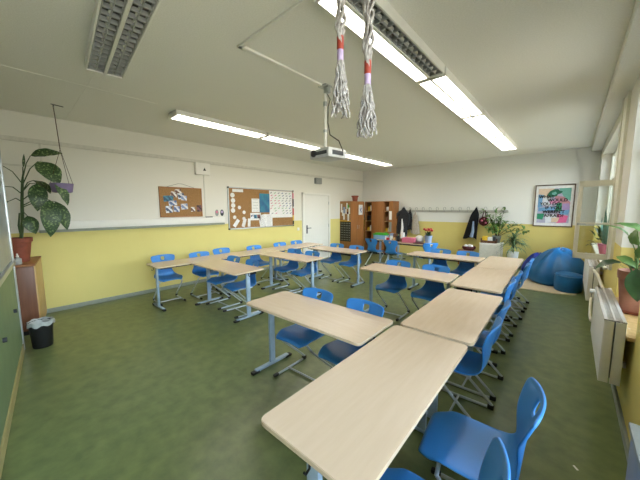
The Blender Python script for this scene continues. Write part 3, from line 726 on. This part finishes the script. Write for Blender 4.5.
MB().tube([(-.05, 0, 1.38), (-.015, .02, 1.6), (.015, .02, 1.6), (.05, 0, 1.38)], .012, 6).build('drawstring', M['maroon'], t)
MB().blob((-.04, -.06, 1.3), .03, 2).blob((.06, -.055, 1.24), .028, 2).blob((.02, -.06, 1.35), .02, 2).build('pale_patch', M['pink'], t)

# ------------------------------------------------------------------ things on the back desks (top z = .741)
TZ = .741
t = thing('storage_tub', 'light blue tub with bright green lid on the back desk', 'box', (-4.30, 7.55, TZ))
MB().prism(rrect(.42, .26, .04), 0, .13).build('tub', M['lightblue'], t)
MB().prism(rrect(.45, .29, .05), .13, .16).prism(rrect(.36, .2, .04), .16, .185).build('lid', M['greenp'], t)
single('gift_box', MB().box((0, 0, .065), (.34, .22, .13), .008), M['pink'], 'pink box on the back desk', 'box', loc=(-3.26, 7.25, TZ), rz=.1)
single('paper_bag', MB().blob((0, 0, .1), .13, 3, .04, (1, .7, .8)), M['paper'], 'crumpled white bag beside the pink box on back desk', 'bag', loc=(-3.02, 7.36, TZ))
single('cloth_bundle', MB().blob((0, 0, .05), .13, 3, .05, (1.3, .7, .4)), M['red'], 'red cloth bundle behind the pink box', 'cloth', loc=(-3.22, 7.45, TZ + .0))
single('notebook', MB().box((0, 0, .01), (.3, .21, .02), .003), M['maroon'], 'dark red notebook lying by the flower pot on back desk', 'notebook', loc=(-2.95, 7.2, TZ), rz=.15)
IT = [(-4.08, .09, .11, 'paper', 'white box left of red cup'), (-3.93, .08, .08, 'red', 'red box'), (-3.82, .07, .14, 'paper', 'white carton'), (-3.72, .08, .1, 'lightwood', 'wooden pen box'), (-3.61, .09, .16, 'cloth_dark', 'dark tin'), (-3.51, .08, .09, 'brownbox', 'brown box'), (-3.9, .1, .2, 'cloth_blue', 'grey blue box'), (-3.77, .12, .19, 'brownbox', 'tall brown box'), (-3.56, .09, .24, 'paper', 'tall white carton'), (-4.05, .1, .06, 'lilac', 'lilac box')]
for i, (x, w, h, m, l) in enumerate(IT):
    back = i >= 6
    single('small_box', MB().box((0, 0, h/2), (w, w * .8, h), .006), M[m], l + (' standing in the second line on back desk' if back else ' in the line of small things on back desk'), 'box', 'small containers on the back desk', (x, 7.6 if x < -4 and back else 7.47 if back or x < -4 else 7.3, TZ), random.uniform(-.3, .3))
for k, (x, m) in enumerate(((-3.66, 'greyplastic'), (-3.45, 'lightblue'))):
    t = thing('pencil_cup', ['grey pencil cup with pencils on back desk', 'light blue pencil cup with pencils on back desk'][k], 'cup', (x, 7.47, TZ), 0, 'pencil cups on the back desk')
    MB().lathe([(0, 0), (.04, 0), (.042, .1), (.038, .1), (.036, .01), (0, .01)], n=16).build('cup', M[m], t)
    for j, pm in enumerate(('yellow', 'red', 'greenp', 'lightblue')):
        a = j * 1.6; MB().tube([(.015 * math.cos(a), .015 * math.sin(a), .015), (.035 * math.cos(a), .035 * math.sin(a), .19)], .005, 6).build('pencil', M[pm], t)
t = thing('potted_flowers', 'red flowers in a blue-grey pot at end of back desk', 'plant', (-2.78, 7.34, TZ))
MB().lathe([(0, 0), (.075, 0), (.1, .2), (.105, .21), (.095, .21), (.08, .17), (0, .17)], n=22).build('pot', M['cloth_blue'], t)
fo = MB(); rr = random.Random(7)
for k in range(26):
    a = rr.uniform(0, 2 * PI); r1 = rr.uniform(.05, .14); z = rr.uniform(.22, .34)
    fo.leaf((.03 * math.cos(a), .03 * math.sin(a), .17), (r1 * math.cos(a), r1 * math.sin(a), z), .05, n=5)
fo.build('foliage', M['leaf'], t)
for k in range(9):
    a = 2 * PI * k / 9 + .3; r1 = .03 + .08 * (k % 3) / 2
    MB().blob((r1 * math.cos(a), r1 * math.sin(a), .35 + .03 * (k % 2)), .035, 2, .12, (1, 1, .8)).build('blossom', M['red'] if k % 3 else mat('coral blossom', 'd86a55', .6), t)

# ------------------------------------------------------------------ rear right: white cabinet, plants, crate, poster, bean bags
t = thing('small_cabinet', 'white low cabinet with plant and books against the rear wall', 'cabinet', (-1.66, 9.12, 0))
MB().span((-.25, -.22, .04), (.25, .24, .66), .004).build('body', M['white'], t)
MB().span((-.26, -.235, .66), (.26, .25, .69), .004).build('top', M['white'], t)
MB().span((-.245, -.238, .06), (.245, -.221, .65), .003).build('door', M['duct'], t)
MB().tube([(.18, -.238, .4), (.18, -.255, .4), (.18, -.255, .5), (.18, -.238, .5)], .006).build('handle', M['alu'], t)
t = thing('book_crate', 'brown open crate holding books on the white cabinet', 'crate', (-1.70, 9.0, .69))
b = MB(); b.span((-.19, -.1, 0), (.19, .1, .012)).span((-.19, -.1, 0), (.19, -.088, .07)).span((-.19, .088, 0), (.19, .1, .12)).span((-.19, -.1, 0), (-.178, .1, .12)).span((.178, -.1, 0), (.19, .1, .12)).build('crate', M['brownbox'], t, smooth=False)
for i, (x, w, h, m, l) in enumerate([(-.1, .12, .17, 'yellow', 'yellow book in the crate on white cabinet'), (.03, .1, .15, 'paper', 'white book in the crate on white cabinet'), (.125, .06, .16, 'dark', 'dark book in the crate on white cabinet')]):
    single('book', MB().box((0, 0, h/2), (w, .14, h), .004), M[m], l, 'book', 'books in the crate', (-1.70 + x, 9.0, .703))
# leafy plant on the cabinet
def leafy(name, label, loc, pot, stems, leafw, m, ph, pr, seed, leaves=9, ll=.13):
    t = thing(name, label, 'plant', loc); r = random.Random(seed)
    MB().lathe([(0, 0), (pr * .75, 0), (pr, ph * .93), (pr * 1.06, ph), (pr * .95, ph), (pr * .85, ph * .85), (0, ph * .83)], n=22).build('pot', pot, t)
    MB().lathe([(0, ph * .82), (pr * .86, ph * .86), (0, ph * .9)], n=14).build('soil', M['soil'], t)
    fo = MB()
    for tip in stems:
        base = Vector((r.uniform(-.3, .3) * pr, r.uniform(-.3, .3) * pr, ph * .85)); tip = Vector(tip)
        pts = [base.lerp(tip, u) + Vector((0, 0, .22 * tip.length * math.sin(PI * u) * .6)) for u in [i / 7 for i in range(8)]]
        MB().tube(pts, [.008 - .0008 * i for i in range(8)], 6).build('stem', M['stemb'], t)
        for k in range(leaves):
            u = .3 + .7 * k / (leaves - 1); i = min(6, int(u * 7)); p = pts[i].lerp(pts[i + 1], u * 7 - i)
            d = Vector((r.uniform(-1, 1), r.uniform(-1, .6), r.uniform(-.7, .5))).normalized() * ll * r.uniform(.7, 1.2)
            fo.leaf(p, p + d, leafw, n=4, arch=.12)
    fo.build('foliage', m, t)
    return t
leafy('potted_ficus', 'airy leafy green plant on the white cabinet', (-1.55, 9.16, .69), M['greyplastic'], [(-.35, -.05, .9), (-.2, -.1, .75), (-.05, -.1, .85), (.1, -.1, .65), (.3, -.1, .62), (.75, -.1, .34), (-.25, -.1, .45), (-.1, -.15, .5), (.58, -.15, .52), (.15, .02, .95)], .062, M['leaf2'], .2, .11, 5, 20, .16)
t = leafy('potted_palm', 'spiky narrow-leaved plant in a tall pale pot beside white cabinet', (-1.12, 8.95, 0), M['white'], [], .03, M['leaf'], .5, .13, 9)
fo = MB(); r = random.Random(3)
for k in range(120):
    a = r.uniform(0, 2 * PI); L = r.uniform(.28, .48); e = r.uniform(-.35, 1.1)
    b0 = Vector((0, 0, .58 + r.uniform(0, .28)))
    fo.leaf(b0, b0 + Vector((math.cos(a) * math.cos(e) * L, math.sin(a) * math.cos(e) * L * .7, math.sin(e) * L - .08)), .034, n=5, arch=.2)
fo.build('spiky_foliage', mat('olive leaf', '4b6a44', .5, '7d9a70', 20), t)
MB().tube([(0, 0, .47), (.01, 0, .7), (0, 0, .9)], [.016, .014, .01], 8).build('trunk', M['stemb'], t)
t = thing('wooden_stool', 'small wooden stool at the rear wall carrying the round basket', 'stool', (-2.28, 9.0, 0))
MB().box((0, 0, .43), (.36, .34, .025), .006).build('seat', M['brown'], t)
for sx in (-1, 1):
    for sy in (-1, 1): MB().box((sx * .15, sy * .14, .209), (.035, .035, .418), .005).build('leg', M['brown'], t)
t = thing('basket', 'dark red round basket with white balls on the small stool', 'basket', (-2.2, 8.98, .443))
MB().lathe([(0, 0), (.13, 0), (.18, .06), (.17, .11), (.155, .11), (.16, .06), (.12, .015), (0, .015)], n=26).build('bowl', M['maroon'], t)
for k, (x, y) in enumerate([(-.07, -.05), (.07, -.06), (0, .06)]):
    o = MB().blob((0, 0, 0), .062, 2).build('yarn_ball', M['paper']); o.location = (-2.2 + x, 8.98 + y, .443 + .105)
    tag(o, ['white ball in the dark red basket, in front below the lone black jacket', 'white ball in the dark red basket, in front on the white cabinet side', 'white ball in the dark red basket, at the back'][k], 'ball', 'white balls in the basket')

# poster on the rear wall
t = thing('poster', 'framed colourful lettered poster on the rear wall above the beanbag', 'poster', (-.385, YB, 1.715))
MB().box((0, -.012, 0), (.74, .006, 1.02)).build('mat_board', M['paper'], t, smooth=False)
fr = MB()
for s in (-1, 1): fr.box((s * .385, -.015, 0), (.022, .03, 1.07), .003).box((0, -.015, s * .525), (.79, .03, .022), .003)
fr.build('frame', mat('brown frame', '5e4a3a', .5), t)
px0, px1, pz0, pz1 = -.32, .32, -.44, .44
MB().box((0, -.0165, 0), (px1 - px0, .003, pz1 - pz0)).build('print_ground', mat('pale lilac print', 'b7b3cc', .6), t, smooth=False)
def patch(pts, m, i):
    g = MB(); g.prism(pts, 0, .0012)
    o = g.build('colour_patch', m, t, smooth=False); o.matrix_local = Matrix(((1, 0, 0, 0), (0, 0, -1, -.0182 - .0007 * i), (0, 1, 0, 0), (0, 0, 0, 1)))
PC = dict(green='2f8f6b', dk='1f6b50', teal='6fae9f', pink='d98fb4', hot='e0679a', blue='6d9fc9', cream='ddc3a8', lil='a88fbd', white='dfe3ea', rose='c98f98')
PCm = {k: mat('poster ' + k, v, .6) for k, v in PC.items()}
for i, (pts, k) in enumerate([([(-.32, .44), (.0, .44), (-.1, .2), (-.32, .3)], 'cream'), ([(.08, .44), (.32, .44), (.32, .12), (.2, .2)], 'teal'), ([(-.32, .3), (-.2, .28), (-.22, -.02), (-.32, -.05)], 'blue'), ([(-.22, .25), (-.08, .22), (-.06, .0), (-.24, .02)], 'white'), ([(.0, .26), (.2, .22), (.32, .08), (.3, -.1), (.1, -.02)], 'rose'), ([(.06, .06), (.16, .08), (.17, -.12), (.04, -.14)], 'green'), ([(.17, .05), (.3, .06), (.32, -.14), (.18, -.12)], 'lil'), ([(-.3, -.05), (.05, -.02), (.02, -.14), (-.3, -.14)], 'blue'), ([(-.32, -.2), (-.17, -.2), (-.2, -.36), (-.32, -.34)], 'green'), ([(-.16, -.22), (.1, -.22), (.06, -.42), (-.14, -.44)], 'white'), ([(.1, -.2), (.3, -.26), (.27, -.42), (.08, -.44)], 'hot'), ([(-.1, .12), (.1, .16), (.12, .08), (-.06, .04)], 'pink'), ([(.16, -.12), (.32, -.1), (.3, -.22), (.12, -.22)], 'blue'), ([(-.02, -.3), (.14, -.3), (.1, -.42), (-.02, -.42)], 'cream')]):
    patch(pts, PCm[k], i)
patch([(-.13, .3), (-.09, .37), (-.01, .42), (.07, .42), (.1, .38), (.16, .36), (.13, .31), (.07, .29), (.05, .24), (-.05, .22), (-.13, .25)], PCm['dk'], 15)
patch([(-.05, .33), (.02, .36), (.05, .31), (.0, .27), (-.05, .29)], PCm['teal'], 16)
def text(s, size, loc, parent, m, name, plane='back', align='CENTER'):
    cu = bpy.data.curves.new(name, 'FONT'); cu.body = s; cu.size = size; cu.align_x = align; cu.extrude = .0008; cu.offset = .0032
    o = bpy.data.objects.new(name, cu); C.objects.link(o)
    dg = bpy.context.evaluated_depsgraph_get(); me = bpy.data.meshes.new_from_object(o.evaluated_get(dg)); bpy.data.objects.remove(o)
    me.name = name; me.materials.append(m); o = bpy.data.objects.new(name, me); C.objects.link(o); o.parent = parent
    o.location = loc; o.rotation_euler = (PI / 2, 0, 0)
    return o
for s, x, z in (('WHAT', -.15, .2), ('WOULD', .07, .11), ('YOU DO', -.07, .015), ('IF YOU', .0, -.085), ('WEREN\'T', .01, -.185), ('AFRAID?', .02, -.285)):
    text(s, .104, (x, -.031, z), t, M['ink'], 'lettering')

# rug and bean bags
single('rug', MB().prism([(-.93, 7.22), (-.72, 7.0), (-.1, 6.98), (.16, 7.1), (.2, 8.9), (-.95, 8.95)], .0, .012), M['rug'], 'pale beige rug under the beanbags', 'rug', smooth=False)
def bag(name, loc, R, Hh, m, label, seed, sq=(1, 1), flat=.12, knot=True, rz=0):
    t = thing(name, label, 'beanbag', loc, rz); r = random.Random(seed); ph = [r.uniform(0, 6) for _ in range(5)]
    BP = [(0, .02), (0, .80), (.06, .95), (.2, 1.0), (.36, .97), (.52, .87), (.68, .70), (.82, .52), (.92, .36), (.97, .22), (1.0, .03)]
    def f(u, v):
        a = 2 * PI * u; z, rr = interp(BP, v)
        k = 1 + (.17 * abs(math.sin(3.5 * a + ph[0])) + .05 * math.sin(9 * a + ph[1] + 4 * z) - .04) * (z ** .8) * 1.3 + .035 * math.sin(2 * a + ph[2] + 3 * z) + .02 * math.sin(5 * a + 6 * z + ph[4])
        x = R * sq[0] * rr * k * math.cos(a) + .10 * R * z; y = R * sq[1] * rr * k * math.sin(a) + .12 * R * z
        return (x, y, Hh * z * (1 + .05 * math.sin(2 * a + ph[3]) * z))
    MB().grid(f, 56, 26, closed=True).build('cover', m, t, ang=80)
    if knot: MB().lathe([(.05, Hh * .97), (.045, Hh * .99), (.02, Hh * 1.0), (.0, Hh * 1.0)], c=(.1 * R, .12 * R, 0), n=14).build('closure', m, t)
    return t
bag('beanbag', (-.19, 7.97, .012), .5, .76, M['teal'], 'large teal blue beanbag against the rear wall under the poster', 2)
t = thing('pouf', 'low teal blue pouf in front of the large beanbag', 'pouf', (.03, 7.36, .012))
MB().lathe([(0, 0), (.19, 0), (.215, .03), (.225, .17), (.218, .31), (.2, .345), (.15, .36), (0, .365)], n=36).build('cover', M['teal'], t)
MB().lathe([(.218, .31), (.226, .316), (.218, .322)], n=36).build('piping', M['teal'], t)
bag('beanbag', (-.58, 8.62, .012), .31, .54, M['navy'], 'navy blue beanbag half hidden behind the large teal one', 6)

# ------------------------------------------------------------------ radiators
def radiator(y0, y1, z0, z1, label):
    x0, x1 = .235, .355
    t = thing('radiator', label, 'radiator', (0, y0, 0), 0, 'radiators under the windows'); L = y1 - y0
    MB().span((x0, 0, z0), (x0 + .022, L, z1 - .004), .004).build('front_panel', M['radiator'], t)
    MB().span((x1 - .022, 0, z0), (x1, L, z1 - .004), .004).build('rear_panel', M['radiator'], t)
    fn = MB()
    for k in range(int(L / .035)): fn.span((x0 + .025, .03 + k * .035, z0 + .03), (x1 - .025, .036 + k * .035, z1 - .03))
    fn.build('convector_fins', M['greyplastic'], t, smooth=False)
    g = MB(); n = int(L / .03)
    for k in range(n): g.span((x0 + .02, .012 + k * (L - .024) / n, z1 - .008), (x1 - .02, .012 + k * (L - .024) / n + .014, z1 - .002))
    g.span((x0 + .055, 0, z1 - .006), (x0 + .065, L, z1)).span((x0, 0, z1 - .012), (x0 + .02, L, z1)).span((x1 - .02, 0, z1 - .012), (x1, L, z1))
    g.build('top_grille', M['radgrille'], t, smooth=False)
    for q in (0, L): MB().span((x0 + .004, q - .004, z0 + .004), (x0 + .055, q + .004, z1 - .012), .002).span((x1 - .056, q - .004, z0 + .004), (x1 - .004, q + .004, z1 - .012), .002).build('side_cover', M['radiator'], t)
    for q in (.2, L - .2): 
        for zz in (z0 + .08, z1 - .14): MB().span((x1, q - .02, zz), (XR - .003, q + .02, zz + .04)).build('bracket', M['radiator'], t)
    return t
radiator(2.97, 4.18, .32, .82, 'white panel radiator nearest the camera under the plant sill')
radiator(5.72, 7.45, .27, .80, 'white panel radiator beyond the first, below the open casement')
t = thing('radiator_pipes', 'cream heating pipes between the two radiators', 'pipe', (0, 0, 0))
MB().tube([(.29, 5.74, .74), (.29, 5.6, .75), (.31, 5.3, .75), (.33, 4.7, .70), (.31, 4.4, .74), (.295, 4.17, .74)], .018, 10).build('upper_pipe', M['cream'], t)
MB().tube([(.29, 5.74, .32), (.28, 5.5, .3), (.27, 5.2, .2), (.27, 4.9, .22), (.28, 4.5, .35), (.29, 4.17, .38)], .016, 10).build('lower_pipe', M['cream'], t)
MB().tube([(.30, 5.0, .21), (.31, 5.0, .1), (.31, 5.0, .002)], .014, 10).build('floor_pipe', M['cream'], t)
MB().tube([(.29, 4.26, .74), (.24, 4.26, .74), (.2, 4.26, .74)], .026, 12).build('valve', M['white'], t)

# ------------------------------------------------------------------ window sill plants
SZ = .72
t = thing('potted_peace_lily', 'broad-leaved plant in brown terracotta pot on the near window sill', 'plant', (.462, 3.70, SZ))
MB().lathe([(0, 0), (.10, 0), (.115, .012), (.12, .03), (.11, .03), (.1, .015), (0, .015)], n=28).build('saucer', M['terra'], t)
MB().lathe([(0, .016), (.08, .016), (.085, .03), (.108, .30), (.118, .305), (.12, .38), (.108, .38), (.1, .33), (0, .32)], n=28).build('pot', M['terrapale'], t)
MB().lathe([(0, .32), (.098, .335), (0, .35)], n=18).build('soil', M['soil'], t)
PL = [((-.10, -.02, .45), (-.27, -.02, .36), .10, (-.3, -.4, 1)), ((-.06, .0, .66), (-.24, -.02, .78), .07, (-.6, -.2, 1)), ((-.03, -.02, .74), (-.06, -.06, .62), .06, (-1, -.6, .4)),
      ((-.14, -.03, .50), (-.02, -.08, .42), .08, (.2, -.8, .7)), ((-.02, -.14, .42), (.0, -.17, .14), .14, (-.2, -1, .2)), ((.06, -.05, .68), (-.18, -.05, .80), .09, (-.3, -.5, 1)),
      ((.08, .0, .62), (.2, -.1, .78), .1, (0, -.6, 1)), ((.04, -.08, .55), (.16, -.2, .48), .11, (0, -.6, .8)), ((.0, .05, .6), (-.02, .12, .75), .09, (-.5, 0, .6)), ((.05, .0, .5), (.12, .08, .72), .1, (-.5, -.6, .6)), ((-.02, -.05, .5), (.06, -.12, .64), .08, (-.4, -.8, .5))]
for b0, tp, w, up in PL:
    lf = MB().leaf(b0, tp, w, up, .14, .25, 9).build('leaf', M['leaf'] if w > .09 else M['leaf2'], t)
    A = (b0[0] * .15, b0[1] * .15, .33)
    MB().tube([A, (b0[0] * .45, b0[1] * .45, .33 + (b0[2] - .33) * .7), b0], [.005, .004, .003], 6).build('petiole', M['leaf2'], lf)
t = thing('small_potted_plant', 'small terracotta pot with short plant behind the broad-leaved one', 'plant', (.475, 4.02, SZ))
MB().lathe([(0, 0), (.07, 0), (.095, .27), (.105, .275), (.105, .33), (.092, .33), (.085, .28), (0, .27)], n=22).build('pot', M['terrapale'], t)
fo = MB(); r = random.Random(21)
for k in range(22):
    a = r.uniform(0, 2 * PI); fo.leaf((0, 0, .27), (.09 * math.cos(a), .09 * math.sin(a), .36 + r.uniform(0, .1)), .035, n=4)
fo.build('foliage', M['leaf'], t)
for i, (x, z, m, l) in enumerate([(.425, 0, 'paper', 'white book leaning on the pot on near window sill'), (.44, 0, 'cloth_blue', 'grey blue book behind the white one on near window sill')]):
    single('book', MB().box((0, 0, .085), (.012, .22, .17), .002), M[m], l, 'book', 'books on the near window sill', (.418 + i * .02, 3.93 + i * .02, SZ))
# snake plant on the far sill, seen through the open casement
t = thing('potted_snake_plant', 'upright sword-leaved plant in a pink pot behind the open casement', 'plant', (.475, 6.75, .85))
MB().lathe([(0, 0), (.085, 0), (.115, .16), (.122, .165), (.122, .2), (.108, .2), (.1, .17), (0, .165)], n=24).build('pot', M['pink'], t)
MB().lathe([(0, .16), (.1, .175), (0, .18)], n=14).build('soil', M['soil'], t)
for k in range(9):
    a = k * 2.4; q = .05
    MB().leaf((q * math.cos(a), q * math.sin(a), .17), (q * 1.8 * math.cos(a) - .03, q * 2.4 * math.sin(a), .55 + .09 * (k % 4)), .065, (math.cos(a), math.sin(a), .05), .02, .3, 8, .3).build('sword_leaf', mat('sword leaf', '4d7f66', .45, '2f5a48', 30, stretch=(1, 1, 3)), t)
fo = MB(); r = random.Random(31)
for k in range(16):
    b0 = Vector((-.05, 0, .2)); tp = Vector((-.12 - r.uniform(0, .16), r.uniform(-.2, .1), .2 + r.uniform(-.05, .35)))
    fo.leaf(b0.lerp(tp, .5), tp, .04, n=5)
fo.build('side_leaves', M['leaf'], t)

# grey panel at the lower right corner
t = thing('side_cabinet', 'grey blue cabinet corner at the lower picture edge by window wall', 'cabinet', (.33, 1.35, 0))
MB().span((-.075, -.35, .03), (.05, .37, .71), .004).build('body', M['greypanel'], t)
MB().span((-.085, -.36, .71), (.05, .38, .735), .004).build('top', M['greyplastic'], t)
MB().span((-.06, -.33, 0), (.04, .35, .03)).build('plinth', M['dark'], t, smooth=False)
single('paper_scrap', MB().box((0, 0, .0008), (.035, .012, .0014)), M['paper'], 'tiny white scrap of paper on the green floor of the window aisle', 'paper', loc=(.13, 2.3, .0), rz=2.2, smooth=False)

# ------------------------------------------------------------------ camera, world, view
cam = bpy.data.cameras.new('camera'); co = bpy.data.objects.new('camera', cam); C.objects.link(co)
fw = Vector((-0.6654783, 0.7381365, -0.1108742)); rt = Vector((0.7429879, 0.6692945, -0.0037127)); up = Vector((-0.071467, 0.084849, 0.9938275))
co.matrix_world = Matrix((( rt.x, up.x, -fw.x, 0), (rt.y, up.y, -fw.y, 0), (rt.z, up.z, -fw.z, 1.66), (0, 0, 0, 1)))
cam.sensor_width = 36; cam.lens = 279.478 / 640 * 36; cam.clip_start = .02
SC.camera = co

w = bpy.data.worlds.new('overcast sky'); SC.world = w; w.use_nodes = True
nt = w.node_tree; bg = nt.nodes['Background']
tc = nt.nodes.new('ShaderNodeTexCoord'); sp = nt.nodes.new('ShaderNodeSeparateXYZ'); rp = nt.nodes.new('ShaderNodeValToRGB')
nt.links.new(tc.outputs['Generated'], sp.inputs[0]); nt.links.new(sp.outputs['Z'], rp.inputs[0])
rp.color_ramp.elements[0].position = 0; rp.color_ramp.elements[0].color = lin('8c867c')
rp.color_ramp.elements[1].position = .12; rp.color_ramp.elements[1].color = lin('e1e9f4')
e = rp.color_ramp.elements.new(.7); e.color = lin('b9d2f0')
nt.links.new(rp.outputs[0], bg.inputs[0]); bg.inputs[1].default_value = 14.5

vs = SC.view_settings
vs.view_transform = 'Standard'; vs.look = 'None'; vs.gamma = 1; vs.use_curve_mapping = False
vs.exposure = 0.56
